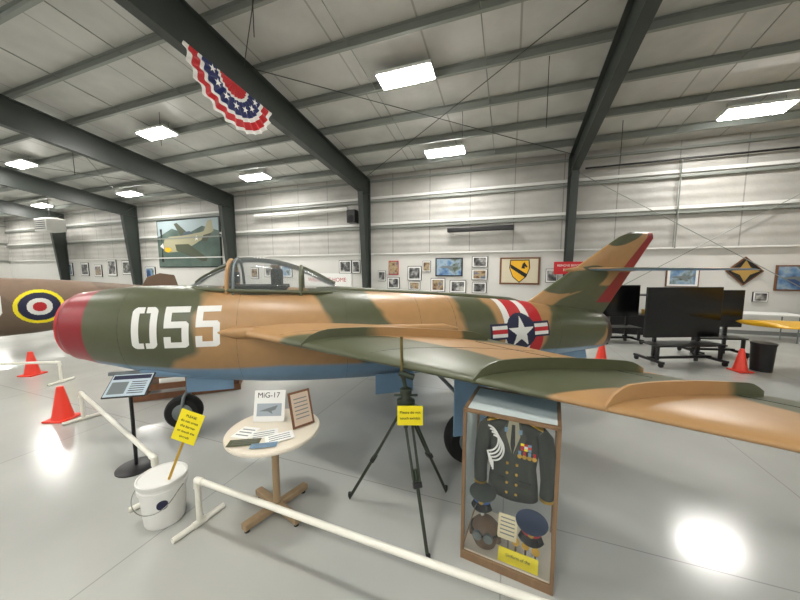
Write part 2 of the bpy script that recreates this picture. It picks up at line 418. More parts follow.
lathe('jet_nozzle',B.P(7.2,0,.925),[(.33,-.02),(.31,.12),(.29,.14),(.27,.1),(.26,-.3)],mat('burnt_metal',(90,84,78),.35,.9),jet,40,B.u)
def foil(c): return 5*(.2969*math.sqrt(c)-.126*c-.3516*c*c+.2843*c**3-.1015*c**4)
def wLE(w):
    v=1.785+(w-.58)*1.0 if w<2.2 else 3.405+(w-2.2)*.97
    if w>3.9: v+= (w-3.9)**2*5
    return v
def wTE(w): return 4.2+(w-.5)*.5 if w<1.7 else 4.8+(w-1.7)*.604
def wz(w,c): return 1.275-.03*w-.085*c
def wtop(w,c): 
    ch=wTE(w)-wLE(w); return wz(w,c)+.085*ch*foil(c)
def wcamo(w,c):
    v=-1
    for w0,c0,a,b in ((1.75,.08,.72,.36),(2.55,.4,.27,.6),(3.45,.95,.62,.45),(1.0,.98,.5,.22),(4.1,.2,.35,.4)):
        v=max(v,1-((w-w0)/a)**2-((c-c0)/b)**2)
    return v
def wing(name,sgn):
    ws=np.linspace(.3,4.15,70); cs=[.5*(1-math.cos(math.pi*i/26)) for i in range(27)]
    vs=[];fs=[];A={'camo':[],'belly':[],'red':[]}
    for w in ws:
        le,te=wLE(w),wTE(w); ch=te-le
        tk=.085*ch*(1 if w<4.0 else max(.15,1-(w-4.0)*5))
        loop=[(c,1) for c in cs]+[(c,-1) for c in cs[-2:0:-1]]
        for c,sd in loop:
            th=foil(c)*tk*(1 if sd>0 else .75)
            vs.append(B.P(le+c*ch,sgn*w,wz(w,c)+sd*th))
            A['camo'].append(wcamo(w,c)); A['belly'].append(.5 if (sd<0 and c>.03) else -.5); A['red'].append(-1)
    n=len(loop)
    for i in range(len(ws)-1):
        for k in range(n):
            k2=(k+1)%n; fs.append((i*n+k,i*n+k2,(i+1)*n+k2,(i+1)*n+k))
    b=(len(ws)-1)*n; fs.append(tuple(range(b,b+n)))
    mesh_raw(name,vs,fs,M['camo'],jet,A)
    for fi,w in enumerate((1.25,2.42,2.95)):
        le,te=wLE(w),wTE(w); N2=24; vv=[];ff=[]; aa=[]
        for d in (-.008,.008):
            for i in range(N2+1):
                c=.0+i/N2*.93
                hgt=.085*min(1,(c+.01)*9)**.6*min(1,(.95-c)*9)**.5
                if i==0: hgt=.02
                vv.append(B.P(le+c*(te-le),sgn*(w+d),wtop(w,c)-.012)); vv.append(B.P(le+c*(te-le),sgn*(w+d),wtop(w,c)+hgt))
                aa+=[wcamo(w,c)]*2
        m=2*(N2+1)
        for i in range(N2):
            ff.append((2*i,2*i+1,2*i+3,2*i+2)); ff.append((m+2*i,m+2*i+2,m+2*i+3,m+2*i+1)); ff.append((2*i+1,m+2*i+1,m+2*i+3,2*i+3))
        mesh_raw(name+'_fence_%d'%fi,vv,ff,M['camo'],jet,{'camo':aa,'belly':[-1]*len(aa),'red':[-1]*len(aa)},False)
    for (wa,ca,wb_,cb) in ((1.4,.78,2.6,.76),(2.7,.74,3.9,.74)):
        pts=[B.P(wLE(q)+c*(wTE(q)-wLE(q)),sgn*q,wtop(q,c)+.001) for q,c in zip(np.linspace(wa,wb_,8),np.linspace(ca,cb,8))]
        tube(name+'_gap',pts,.003,M['steel'],jet,5)
    for w in (.95,1.75,3.5):
        tube(name+'_panel_line',[B.P(wLE(w)+c*(wTE(w)-wLE(w)),sgn*w,wtop(w,c)+.0005) for c in np.linspace(.04,.9,14)],.0016,M['steel'],jet,4)
wing('wing_port',1); wing('wing_starboard',-1)
def fillet(sgn):
    pts=[B.P(L,sgn*(B.g(L)[1]*.97),wz(.58,(L-1.785)/2.45)+.01) for L in np.linspace(1.55,4.4,16)]
    tube('wing_root_fillet',pts,[.01]+[.07]*14+[.02],M['tan'],jet,10)
fillet(1);fillet(-1)
def surf(name,secs,nrm,attrf,tk=.05):
    cs=[.5*(1-math.cos(math.pi*i/20)) for i in range(21)]
    vs=[];fs=[];A={'camo':[],'belly':[],'red':[]}
    for si,(a,b) in enumerate(secs):
        ch=(b-a).length
        for c,sd in [(c,1) for c in cs]+[(c,-1) for c in cs[-2:0:-1]]:
            tt=tk*ch*foil(c)*(1 if si<len(secs)-1 else .3)
            vs.append(a+(b-a)*c+nrm*sd*tt)
            q=attrf(si/(len(secs)-1),c,sd); A['camo'].append(q[0]);A['belly'].append(q[1]);A['red'].append(q[2])
    n=40
    for i in range(len(secs)-1):
        for k in range(n):
            k2=(k+1)%n; fs.append((i*n+k,i*n+k2,(i+1)*n+k2,(i+1)*n+k))
    b=(len(secs)-1)*n; fs.append(tuple(range(b,b+n))); fs.append(tuple(range(n)))
    return mesh_raw(name,vs,fs,M['camo'],jet,A)
secs=[]
for i in range(30):
    q=i/29; z=1.2+q*1.42
    le=5.5+q*2.35 + (max(0,q-.93)**1*1.5); te=7.45+q*1.12-(max(0,q-.93))*1.5
    secs.append((B.P(le,0,z),B.P(te,0,z)))
def fattr(q,c,sd):
    v=max(1-((q-.05)/.3)**2-((c-.75)/.5)**2, 1-((q-.42)/.16)**2-((c-.25)/.4)**2, 1-((q-.98)/.16)**2-((c-.2)/.35)**2)
    return v,-1,(c-(.80-.02*q)) if q>.12 else -1
surf('vertical_fin',secs,B.v,fattr,.1)
def stab(sgn):
    secs=[]
    for i in range(16):
        q=i/15; w=q*1.38
        rt=max(0,q-.9)*1.6
        secs.append((B.P(6.95+w*1.0+rt,sgn*w,1.975),B.P(7.85+w*.62-rt*.5,sgn*w,1.95)))
    surf('tailplane_port' if sgn>0 else 'tailplane_starboard',secs,Z,lambda q,c,sd:(.5-abs(q-.5)*2,.5 if (sd<0) else -.5,-1),.07)
stab(1);stab(-1)
tube('tailplane_fairing',[B.P(6.6,0,1.95),B.P(6.9,0,1.955),B.P(7.6,0,1.95),B.P(8.1,0,1.95)],[.02,.06,.06,.02],M['tan'],jet)
mesh('ventral_fin',[B.P(L,w,z) for w in(-.01,.01) for L,z in((6.0,.56),(7.1,.6),(7.15,.42),(6.5,.44))],[(0,1,2,3),(4,7,6,5),(0,4,5,1),(1,5,6,2),(2,6,7,3),(3,7,4,0)],M['skyblue'],jet)
cst=[(1.16,.0,.10),(1.3,.12,.19),(1.5,.25,.26),(1.68,.335,.29),(1.9,.355,.30),(2.15,.335,.30),(2.4,.27,.28),(2.62,.18,.25),(2.85,.07,.18)]
cst=smooth_st([(a,b,c,0) for a,b,c in cst],5)
def canopt(L,h,wd,t,eps=0):
    zc,rw,rh=B.g(L); base=zc+math.sqrt(max(0,rh*rh-wd*wd))-.03
    topz=zc+rh+h+.01
    hh=topz-base+eps
    return B.P(L,(wd+eps)*math.cos(t),base+hh*math.sin(t)**.9 if math.sin(t)>0 else base)
vs=[];fs=[];n=24
for L,h,wd,_ in cst:
    for k in range(n+1): vs.append(canopt(L,max(h,0),wd,math.pi*k/n))
for i in range(len(cst)-1):
    for k in range(n): fs.append((i*(n+1)+k,i*(n+1)+k+1,(i+1)*(n+1)+k+1,(i+1)*(n+1)+k))
mesh('canopy_glass',vs,fs,M['canopy'],jet,True)
def cint(L): 
    Ls=[q[0] for q in cst]; return np.interp(L,Ls,[q[1] for q in cst]),np.interp(L,Ls,[q[2] for q in cst])
for nm,L,r,mm in(('windshield_bow',1.60,.024,'tan'),('canopy_bow_front',1.67,.016,'gear'),('canopy_bow_rear',2.42,.026,'green')):
    h,wd=cint(L); tube(nm,[canopt(L,h,wd,math.pi*k/20,.004) for k in range(21)],r,M[mm],jet,8)
for sg in (1,-1):
    tube('canopy_sill',[canopt(L,*cint(L),0.12 if sg>0 else math.pi-.12,.004) for L in np.linspace(1.2,2.8,20)],.024,M['green'],jet,8)
    tube('windshield_frame',[canopt(L,*cint(L),1.0 if sg>0 else math.pi-1.0,.004) for L in np.linspace(1.22,1.62,8)],.013,M['green'],jet,8)
tube('canopy_spine',[canopt(L,*cint(L),math.pi/2,.002) for L in np.linspace(2.42,2.85,8)],.02,M['green'],jet,8)
obox('ejection_seat',B.P(2.12,0,1.82),(B.u,B.v,Z),(.12,.3,.3),M['dark'],jet,.03)
obox('headrest',B.P(2.1,0,1.97),(B.u,B.v,Z),(.1,.18,.1),M['leather'],jet,.02)
obox('gunsight',B.P(1.62,0,1.86),(B.u,B.v,Z),(.12,.1,.14),M['black'],jet,.02)
obox('cockpit_tub',B.P(1.9,0,1.735),(B.u,B.v,Z),(.7,.44,.06),M['dark'],jet,.01)
tube('dorsal_spine',[B.P(L,0,B.g(L)[0]+B.g(L)[2]-.035) for L in np.linspace(2.6,5.8,14)],[.05]+[.075]*12+[.03],M['green'],jet,12)
for w,l0,l1 in((.27,.45,1.7),(.14,.6,1.75),(-.26,.35,1.8)):
    z=B.g(.9)[0]-.47+(.05 if abs(w)>.22 else -.01)
    tube('gun_fairing',[B.P(l0+.25,w,z),B.P(l0+.4,w,z),B.P(l1-.3,w,z-.05),B.P(l1,w,z+.0)],[.04,.07,.075,.03],M['skyblue'],jet,14)
    tube('gun_barrel',[B.P(l0-.05,w,z),B.P(l0+.4,w,z)],.02,M['gear'],jet,10)
tube('pitot_boom',[B.P(wLE(3.7)-.5,-3.7,1.15),B.P(wLE(3.7)+.1,-3.7,1.16)],.014,M['gear'],jet)
def digit(kind):
    w,h,t=.12,.215,.07
    def f(x,y):
        ax=abs(x);ay=abs(y)
        if ax>w or ay>h: return False
        if kind=='0':
            if (ax-(w-.06))>0 and (ay-(h-.06))>0 and math.hypot(ax-(w-.06),ay-(h-.06))>.06: return False
            if ax<w-t and ay<h-.06: return False
            return ax>.012
        if y>h-.062: return True
        if y>=0 and x<-w+t: return True
        if 0<=y<.065: 
            return not(x>w-.05 and y>.015 and math.hypot(x-(w-.05),y-.015)>.05)
        if y>=.065: return False
        if y>-h+.06: return x>w-t or (y<-h+.12 and x<-w+t)
        return not (x>w-.05 and y<-h+.05 and math.hypot(x-(w-.05),y+h-.05)>.05)
    return f
for i,(k,L0) in enumerate((('0',.87),('5',1.17),('5',1.47))):
    decal('number_digit_%d'%i,B,L0,1.345,.26,.44,digit(k),M['white'],jet,.006,.006)
def band(nm,La,Lb,m,eps):
    vs=[];fs=[];nn=60
    for L in np.linspace(La,Lb,8):
        zc,rw,rh=B.g(L)
        for k in range(nn+1):
            t=math.radians(-40)+math.radians(260)*k/nn; vs.append(B.P(L,(rw+eps)*math.cos(t),zc+(rh+eps)*math.sin(t)))
    for i in range(7):
        for k in range(nn): fs.append((i*(nn+1)+k,i*(nn+1)+k+1,(i+1)*(nn+1)+k+1,(i+1)*(nn+1)+k))
    mesh(nm,vs,fs,m,jet,True)
band('stripe_white_a',5.16,5.27,M['white'],.003);band('stripe_red_a',5.27,5.5,M['red'],.003);band('stripe_white_b',5.5,5.62,M['white'],.003);band('stripe_red_b',5.62,5.84,M['red'],.003)
RC=(5.43,1.06); rr=.24
decal('insignia_border',B,RC[0],RC[1],1.06,.6,lambda x,y:(x*x+y*y<(rr+.03)**2) or (abs(x)<.52 and abs(y-.03)<.11),M['dkblue'],jet,.01,.010)
decal('insignia_bars',B,RC[0],RC[1],1.06,.6,lambda x,y:(rr<abs(x)<.49 and abs(y-.03)<.08 and abs(y-.03)>.028),M['white'],jet,.01,.014)
decal('insignia_bar_stripe',B,RC[0],RC[1],1.06,.6,lambda x,y:(rr<abs(x)<.49 and abs(y-.03)<=.028),M['red'],jet,.01,.014)
SP=star(rr)
decal('insignia_star',B,RC[0],RC[1],.56,.56,lambda x,y:inpoly(x,y,SP),M['white'],jet,.008,.016)
for L in (.62,1.75,2.95,3.9,4.4,6.2):
    zc,rw,rh=B.g(L)
    tube('panel_line',[B.P(L,(rw+.0005)*math.cos(t),zc+(rh+.0005)*math.sin(t)) for t in np.linspace(-1.5,math.pi+1.5,40)],.002,M['steel'],jet,4)
NWr=.205
c=B.P(.98,0,NWr); wheel('nose_wheel',c,B.v,NWr,.15,jet)
tube('nose_strut',[B.P(1.05,.13,.75),B.P(1.05,0.0,.9)],.02,M['gear'],jet)
tube('nose_leg',[B.P(1.12,0,.95),B.P(1.05,0,.50)],.04,M['gear'],jet)
for w in(-.1,.1): tube('nose_fork',[B.P(1.05,0,.5),B.P(1.02,w,.42),B.P(.98,w,NWr)],.018,M['gear'],jet)
for w in(-.2,.2): obox('nose_gear_door',B.P(1.35,w,.60),(B.u,Z,B.v),(.5,.18,.012),M['skyblue'],jet)
for sg in(1,-1):
    w0=1.64*sg; r=.27; g0=4.08
    wheel('main_wheel',B.P(g0,w0-.1*sg,r),B.v,r,.16,jet)
    tube('main_leg',[B.P(g0-.1,w0+.06*sg,1.12),B.P(g0-.03,w0+.05*sg,.42)],.04,M['gear'],jet)
    tube('main_axle',[B.P(g0-.03,w0+.05*sg,.42),B.P(g0,w0+.03*sg,r),B.P(g0,w0-.1*sg,r)],.028,M['gear'],jet)
    tube('drag_brace',[B.P(g0-.5,w0,1.1),B.P(g0-.04,w0+.05*sg,.6)],.018,M['gear'],jet)
    obox('main_gear_door',B.P(g0-.12,w0+.13*sg,.76),(B.u,Z,B.v),(.34,.66,.02),M['skyblue'],jet,.005)
    obox('inner_gear_door',B.P(3.55,.5*sg,.5),(B.u,Z,B.v),(.5,.26,.02),M['skyblue'],jet,.005)

# ======================= vintage propeller airplane (left)
vp=empty('camouflage_propeller_airplane',(-8.9,7.4,1.1))
d=Vector((.669,.743,0)); th2=math.atan2(d.y,d.x)
st2=[(-3.4,1.2,.1,.1),(-3.1,1.2,.4,.4),(-2.4,1.2,.54,.56),(-1,1.16,.6,.66),(.5,1.13,.6,.70),(2,1.09,.55,.66),(2.9,1.10,.46,.56),(4,1.16,.27,.36),(4.9,1.22,.06,.12)]
B2=Body((-10.25,5.88,0),th2,smooth_st(st2,6))
loft_body('fuselage',B2,M['camo2'],vp,lambda L,w,h:(math.sin(L*1.7+h*1.2),-1,-1),48)
for r,mm,ep in((.40,M['yellow'],.006),(.33,M['dkblue'],.010),(.20,M['white'],.014),(.11,M['red'],.018)):
    decal('roundel',B2,2.12,1.10,2*r+.04,2*r+.04,(lambda rr_:(lambda x,y:x*x+y*y<rr_*rr_))(r),mm,vp,.012,ep)
UP=[(-.16,.25),(-.16,-.1),(-.1,-.22),(0,-.26),(.1,-.22),(.16,-.1),(.16,.25),(.06,.25),(.06,-.1),(0,-.15),(-.06,-.1),(-.06,.25)]
decal('code_letter',B2,1.42,1.13,.4,.6,lambda x,y:inpoly(x,y,UP),M['white'],vp,.015,.006)
vs=[B2.P(L,w,z) for w in(-.03,.03) for L,z in((3.9,1.2),(4.2,1.75),(4.5,1.86),(4.85,1.8),(5.0,1.2))]
mesh('tail_fin',vs,[(0,1,2,3,4),(9,8,7,6,5)]+[(i,(i+1)%5,5+(i+1)%5,5+i) for i in range(5)],M['brown'],vp)
for sg in(1,-1):
    vs=[B2.P(L,w*sg,z) for z in(1.25,1.3) for L,w in((4.0,.15),(4.3,1.3),(4.6,1.35),(4.8,.15))]
    mesh('tailplane',vs,[(0,1,2,3),(7,6,5,4)]+[(i,(i+1)%4,4+(i+1)%4,4+i) for i in range(4)],M['brown'],vp)
    vs=[B2.P(L,w*sg,z+.03*w) for z in(.72,.86) for L,w in((-1.9,.3),(-1.5,3.0),(-.9,3.2),(-.1,.3))]
    mesh('wing',vs,[(0,1,2,3),(7,6,5,4)]+[(i,(i+1)%4,4+(i+1)%4,4+i) for i in range(4)],M['brown'],vp)
    wheel('main_wheel',B2.P(-1.3,1.1*sg,.33),B2.v,.33,.2,vp)
    tube('gear_leg',[B2.P(-1.3,1.22*sg,.33),B2.P(-1.3,1.22*sg,.8)],.04,M['gear'],vp)
wheel('tail_wheel',B2.P(4.1,0,.15),B2.v,.15,.08,vp); tube('tail_leg',[B2.P(4.1,0,.15),B2.P(4.0,0,.95)],.025,M['gear'],vp)
for a in(0,2.09,4.19):
    c0=B2.P(-3.3,0,1.2); dd=B2.v*math.cos(a+.5)+Z*math.sin(a+.5)
    obox('propeller_blade',c0+dd*.45,(dd,B2.u,dd.cross(B2.u)),(.9,.03,.14),M['black'],vp,.01)

# ======================= yellow propeller airplane (right)
yp=empty('yellow_propeller_airplane',(11.2,5.5,1.2))
st3=[(-3.4,1.25,.06,.08),(-2.2,1.2,.22,.26),(-.5,1.15,.42,.5),(1,1.1,.48,.58),(2,1.1,.45,.48),(2.4,1.1,.3,.32),(2.5,1.1,.1,.1)]
B3=Body((11.4,4.9,0),math.radians(90),smooth_st(st3,5))
vsn=loft_body('fuselage',B3,M['yelpl'],yp,lambda L,w,h:(0,0,0),40)
for sg in(1,-1):
    ln=4.45 if sg<0 else 1.6
    vs=[];fs=[]
    ws=np.linspace(.2,ln,16)
    for i,w in enumerate(ws):
        q=w/ln; ch=1.25*(1-.15*q)*(1 if q<.9 else .82)
        for c in np.linspace(0,1,9): vs.append(B3.P(1.35-ch*c,sg*w,.72+.04*w+ .14*ch*foil(c)))
        for c in np.linspace(1,0,9)[1:-1]: vs.append(B3.P(1.35-ch*c,sg*w,.72+.04*w-.08*ch*foil(c)))
    nn=16
    for i in range(15):
        for k in range(nn): k2=(k+1)%nn; fs.append((i*nn+k,i*nn+k2,(i+1)*nn+k2,(i+1)*nn+k))
    fs.append(tuple(range(15*nn,16*nn)))
    mesh('wing',vs,fs,M['yelpl'],yp,True)
    wheel('main_wheel',B3.P(1.0,.9*sg,.25),B3.v,.25,.14,yp); tube('gear_leg',[B3.P(1.0,1.0*sg,.25),B3.P(1.0,1.0*sg,.78)],.035,M['gear'],yp)
wheel('tail_wheel',B3.P(-3.0,0,.12),B3.v,.12,.06,yp); tube('tail_leg',[B3.P(-3.0,0,.12),B3.P(-2.8,0,1.1)],.02,M['gear'],yp)
vs=[B3.P(L,w,z) for w in(-.02,.02) for L,z in((-2.6,1.3),(-3.0,2.1),(-3.4,2.1),(-3.5,1.2))]
mesh('tail_fin',vs,[(0,1,2,3),(7,6,5,4)]+[(i,(i+1)%4,4+(i+1)%4,4+i) for i in range(4)],M['yelpl'],yp)
for a in(0,math.pi):
    dd=Vector((math.cos(a+.6),0,math.sin(a+.6))); obox('propeller_blade',B3.P(2.5,0,1.1)+dd*.4,(dd,Y,dd.cross(Y)),(.8,.03,.12),M['black'],yp,.01)

# ---------------------------------------------------------------- foreground things
cs=empty('uniform_display_case',(.77,1.95,.5))
ex=Vector((.894,-.448,0)).normalized(); ey=Vector((.448,.894,0)).normalized(); CO=Vector((.41,1.90,0)); CW,CD,CH=.567,.43,1.06
def C(x,y,z): return CO+ex*x+ey*y+Z*z
t=.022
obox('base',C(CW/2,CD/2,.03),(ex,ey,Z),(CW,CD,.06),M['woodc'],cs,.003)
obox('base_floor',C(CW/2,CD/2,.065),(ex,ey,Z),(CW-.03,CD-.03,.012),mat('felt',(214,206,190),.9),cs)
for x in(t/2,CW-t/2):
    for y in(t/2,CD-t/2): obox('post',C(x,y,(CH+.06)/2),(ex,ey,Z),(t,t,CH-.06),M['woodc'],cs,.002)
for y in(t/2,CD-t/2): obox('top_rail',C(CW/2,y,CH-t/2),(ex,ey,Z),(CW,t,t),M['woodc'],cs,.002)
for x in(t/2,CW-t/2): obox('top_rail_side',C(x,CD/2,CH-t/2),(ex,ey,Z),(t,CD-2*t,t),M['woodc'],cs,.002)
obox('glass_front',C(CW/2,.008,CH/2+.02),(ex,ey,Z),(CW-2*t,.004,CH-.12),M['glass'],cs)
obox('glass_left',C(.008,CD/2,CH/2+.02),(ex,ey,Z),(.004,CD-2*t,CH-.12),M['glass'],cs)
obox('glass_right',C(CW-.008,CD/2,CH/2+.02),(ex,ey,Z),(.004,CD-2*t,CH-.12),M['glass'],cs)
obox('glass_top',C(CW/2,CD/2,CH-.005),(ex,ey,Z),(CW-2*t,CD-2*t,.004),M['glass'],cs)
obox('glass_back',C(CW/2,CD-.008,CH/2+.02),(ex,ey,Z),(CW-2*t,.004,CH-.12),M['glass'],cs)
def ell_loft(nm,secs,m,parent,n=32):
    vs=[];fs=[]
    for x,y,z,a,b in secs:
        for k in range(n):
            tt=2*math.pi*k/n; q=1+.025*math.sin(tt*7); vs.append(C(x+a*math.cos(tt),y+b*math.sin(tt)*q,z))
    for i in range(len(secs)-1):
        for k in range(n): k2=(k+1)%n; fs.append((i*n+k,i*n+k2,(i+1)*n+k2,(i+1)*n+k))
    fs.append(tuple(range(n))[::-1]); fs.append(tuple(range((len(secs)-1)*n,len(secs)*n)))
    return mesh(nm,vs,fs,m,parent,True)
jx,jy=CW/2+.01,.25
ell_loft('jacket_body',[(jx,jy,.40,.165,.08),(jx,jy,.5,.16,.08),(jx,jy,.62,.145,.075),(jx,jy,.74,.16,.08),(jx,jy,.84,.185,.075),(jx,jy,.89,.18,.06),(jx,jy,.92,.12,.05),(jx,jy,.94,.07,.045),(jx,jy,.975,.06,.04)],M['uniform'],cs)
ml=mat('lapel',(72,75,68),.9); mf=mat('flap',(44,47,43),.9); msh=mat('shirt',(158,156,132),.9)
for sg in(-1,1):
    tube('jacket_sleeve',[C(jx+sg*.15,jy,.88),C(jx+sg*.185,jy,.84),C(jx+sg*.21,jy,.7),C(jx+sg*.22,jy-.01,.56),C(jx+sg*.215,jy-.02,.44)],[.05,.058,.052,.046,.044],M['uniform'],cs,16)
    tube('sleeve_cuff',[C(jx+sg*.215,jy-.02,.455),C(jx+sg*.215,jy-.02,.437)],.046,M['gold'],cs,16)
    obox('shoulder_board',C(jx+sg*.125,jy-.01,.925),((ex*sg-Z*.42),ey,Z),(.12,.045,.01),M['gold'],cs,.003)
    mesh('lapel',[C(jx+sg*.005,jy-.083,.70),C(jx+sg*.07,jy-.083,.82),C(jx+sg*.085,jy-.08,.86),C(jx+sg*.035,jy-.06,.95)],[(0,1,2,3)],ml,cs)
    obox('pocket_flap',C(jx+sg*.085,jy-.082,.54),(ex,ey,Z),(.08,.008,.03),mf,cs,.002)
    obox('collar_tab',C(jx+sg*.045,jy-.075,.89),(ex,ey,Z),(.02,.006,.03),M['skyblue'],cs)
mesh('shirt_front',[C(jx,jy-.0835,.72),C(jx-.045,jy-.079,.86),C(jx-.03,jy-.06,.95),C(jx+.03,jy-.06,.95),C(jx+.045,jy-.079,.86)],[(0,1,2,3,4)],msh,cs)
mesh('neck_tie',[C(jx,jy-.088,.715),C(jx-.015,jy-.086,.8),C(jx-.01,jy-.072,.93),C(jx+.01,jy-.072,.93),C(jx+.015,jy-.086,.8)],[(0,1,2,3,4)],M['black'],cs)
for z in(.45,.52,.59,.66):
    for sx in(-.03,.03): lathe('button',C(jx+sx,jy-.078,z),[(.009,-.006),(.009,.004),(.005,.008)],M['gold'],cs,12,-ey)
for i,cc in enumerate(('red','yellow','skyblue','red','white','orange','yellow','red','skyblue')):
    obox('ribbon',C(jx+.06+.022*(i%3),jy-.088,.785+.016*(i//3)),(ex,ey,Z),(.021,.006,.014),M[cc],cs)
for i in range(4):
    lathe('medal',C(jx+.045+.03*i,jy-.09,.735),[(.014,-.003),(.014,.003)],M['gold'],cs,10,-ey)
    obox('medal_ribbon',C(jx+.045+.03*i,jy-.09,.76),(ex,ey,Z),(.017,.004,.024),M['red' if i%2 else 'skyblue'],cs)
for q in range(4):
    pts=[C(jx-.16+.14*math.sin(a)*.5+.012*q,jy-.09,.90-.10*(1-math.cos(a))*.9-.02*q) for a in np.linspace(0,math.pi,14)]+[C(jx-.14+.006*q,jy-.09,.64-.015*q)]
    tube('aiguillette_cord',pts,.006,M['paper'],cs,8)
tube('hanger_hook',[C(jx,jy,.97),C(jx,jy,1.0),C(jx+.02,jy,1.02),C(jx,jy,1.035)],.004,M['chrome'],cs,8)
def cap(x,y,z,crown,bandm,s=1,tilt=.35):
    ax=(Z-ey*tilt).normalized(); c=C(x,y,z)
    lathe('cap_crown',c,[(.085*s,0),(.088*s,.035*s),(.125*s,.065*s),(.128*s,.075*s),(.11*s,.085*s),(.02,.09*s)],crown,cs,32,ax)
    lathe('cap_band',c,[(.088*s,.002),(.0915*s,.034*s)],bandm,cs,32,ax)
    f=(-ey-Z*tilt).normalized(); sd=ex
    vs=[];k=10
    for i in range(k+1):
        a=math.pi*(.15+.7*i/k); r0=.086*s; r1=.135*s
        vs.append(c+sd*math.cos(a)*r0+f*math.sin(a)*r0+ax*.004); vs.append(c+sd*math.cos(a)*r1*.85+f*math.sin(a)*r1-ax*.03)
    mesh('cap_visor',vs,[(2*i,2*i+1,2*i+3,2*i+2) for i in range(k)],M['blackgloss'],cs,True)
    lathe('cap_badge',c+f*.09*s+ax*.02,[(.016,-.002),(.016,.004),(.004,.007)],M['gold'],cs,12,f)
def stand(x,y,z):
    tube('cap_stand',[C(x,y,.07),C(x,y,z)],.012,M['paper'],cs,10); lathe('cap_stand_foot',C(x,y,.071),[(.05,0),(.05,.008)],M['paper'],cs,20)
cap(.115,.14,.375,mat('cap_grey',(64,70,66),.9),mat('cap_blue',(50,90,160),.8),.7,.1); stand(.115,.14,.375)
cap(.43,.12,.285,mat('cap_navy',(44,58,84),.9),M['red'],.76,.1); stand(.43,.12,.285)
hc=C(.14,.12,.17)
lathe('flying_helmet',hc,[(.07,-.09),(.088,-.05),(.092,0),(.08,.045),(.05,.075),(.01,.088)],M['leather'],cs,28)
for sg in(-1,1): lathe('helmet_earcup',hc+ex*sg*.085-Z*.03-ey*.01,[(.03,-.01),(.03,.012),(.015,.02)],M['leather'],cs,18,ex*sg)
for sg in(-1,1): lathe('helmet_goggle',hc-ey*.088+ex*sg*.035+Z*.015,[(.03,-.01),(.03,.012),(.02,.013)],M['gear'],cs,18,-ey)
tube('goggle_strap',[hc+Vector((0,0,.015))+ex*.094*math.cos(a)+ey*.094*math.sin(a) for a in np.linspace(0,2*math.pi,24)],.008,M['black'],cs,6)
obox('info_paper',C(.285,.11,.25),(ex,(Z+ey*.5),ey),(.12,.14,.003),mat('cream_paper',(222,212,176),.8),cs)
for i in range(5): obox('paper_text',C(.285,.108,.295-.02*i)-ey*(.002+.01*i-.022),(ex,(Z+ey*.5),ey),(.09,.006,.001),M['gear'],cs)
tube('paper_stand',[C(.29,.13,.07),C(.29,.13,.21)],.006,M['chrome'],cs)
obox('yellow_label',C(.36,.045,.105),(ex,(Z+ey*.8),ey),(.24,.075,.003),M['yellow'],cs)
for i in range(2): text('label_text',('Uniform of the','Air Force')[i],C(.36,.038,.117-.022*i),ex,(Z+ey*.8),.024,M['black'],cs)
for i,(x,y) in enumerate(((.34,.10),(.40,.11),(.46,.10))):
    lathe('loose_medal',C(x,y,.175-.01*i),[(.024,-.002),(.024,.003),(.01,.006)],M['gold'],cs,16,(-ey+Z*.5)); tube('medal_rest',[C(x,y+.008,.07),C(x,y+.008,.165-.01*i)],.006,M['leather'],cs)

# tripod instrument
tp=empty('surveying_tripod',(.055,2.27,.6))
top=Vector((.045,2.27,.93))
for i,f in enumerate(((-.428,2.43,.0),(.404,2.51,.0),(.188,1.86,.0))):
    f=Vector(f); dd=(f-top).normalized(); sd=dd.cross(Z).normalized(); mid=top.lerp(f,.55)
    for q in(-.022,.022):
        tube('leg_upper',[top+sd*q*1.3+dd*.03,mid+sd*q],.010,M['tripod'],tp,8)
    tube('leg_lower',[top.lerp(f,.45),f+Z*.02],.013,M['tripod'],tp,8)
    obox('leg_clamp',mid,(sd,dd,sd.cross(dd)),(.065,.04,.035),M['black'],tp,.004)
    lathe('foot_spike',f,[(.004,0),(.016,.03),(.016,.06)],M['black'],tp,12)
lathe('head_plate',top,[(.055,-.03),(.07,-.01),(.07,.02),(.04,.03),(.03,.07),(.045,.075),(.045,.11),(.02,.12)],M['tripod'],tp,28)
tube('crank_arm',[top+Vector((-.09,0,.06)),top+Vector((.09,0,.06))],.009,M['tripod'],tp)
tube('center_post',[top-Z*.2,top+Z*.05],.018,M['tripod'],tp)
tube('mount_yoke',[top+Z*.11,top+Vector((-.02,0,.2))],.016,M['tripod'],tp)
tube('sight_tube',[top+Vector((-.05,0,.24)),top+Vector((.06,0,.2))],.024,M['tripod'],tp,14)
tube('sight_rod',[top+Vector((-.03,0,.2)),top+Vector((-.035,0,.52))],.012,mat('brass',(112,98,56),.4,.6),tp)
obox('yellow_sign',(.075,2.17,.875),(X,Y,Z),(.19,.004,.15),M['yellow'],tp)
for i,s_ in enumerate(('Please do not','touch exhibit')): text('sign_text',s_,(.075,2.166,.9-.045*i),X,Z,.028,M['black'],tp)
tube('sign_string',[(.0,2.17,.945),(.045,2.2,.98),(.15,2.17,.945)],.002,M['black'],tp,5)

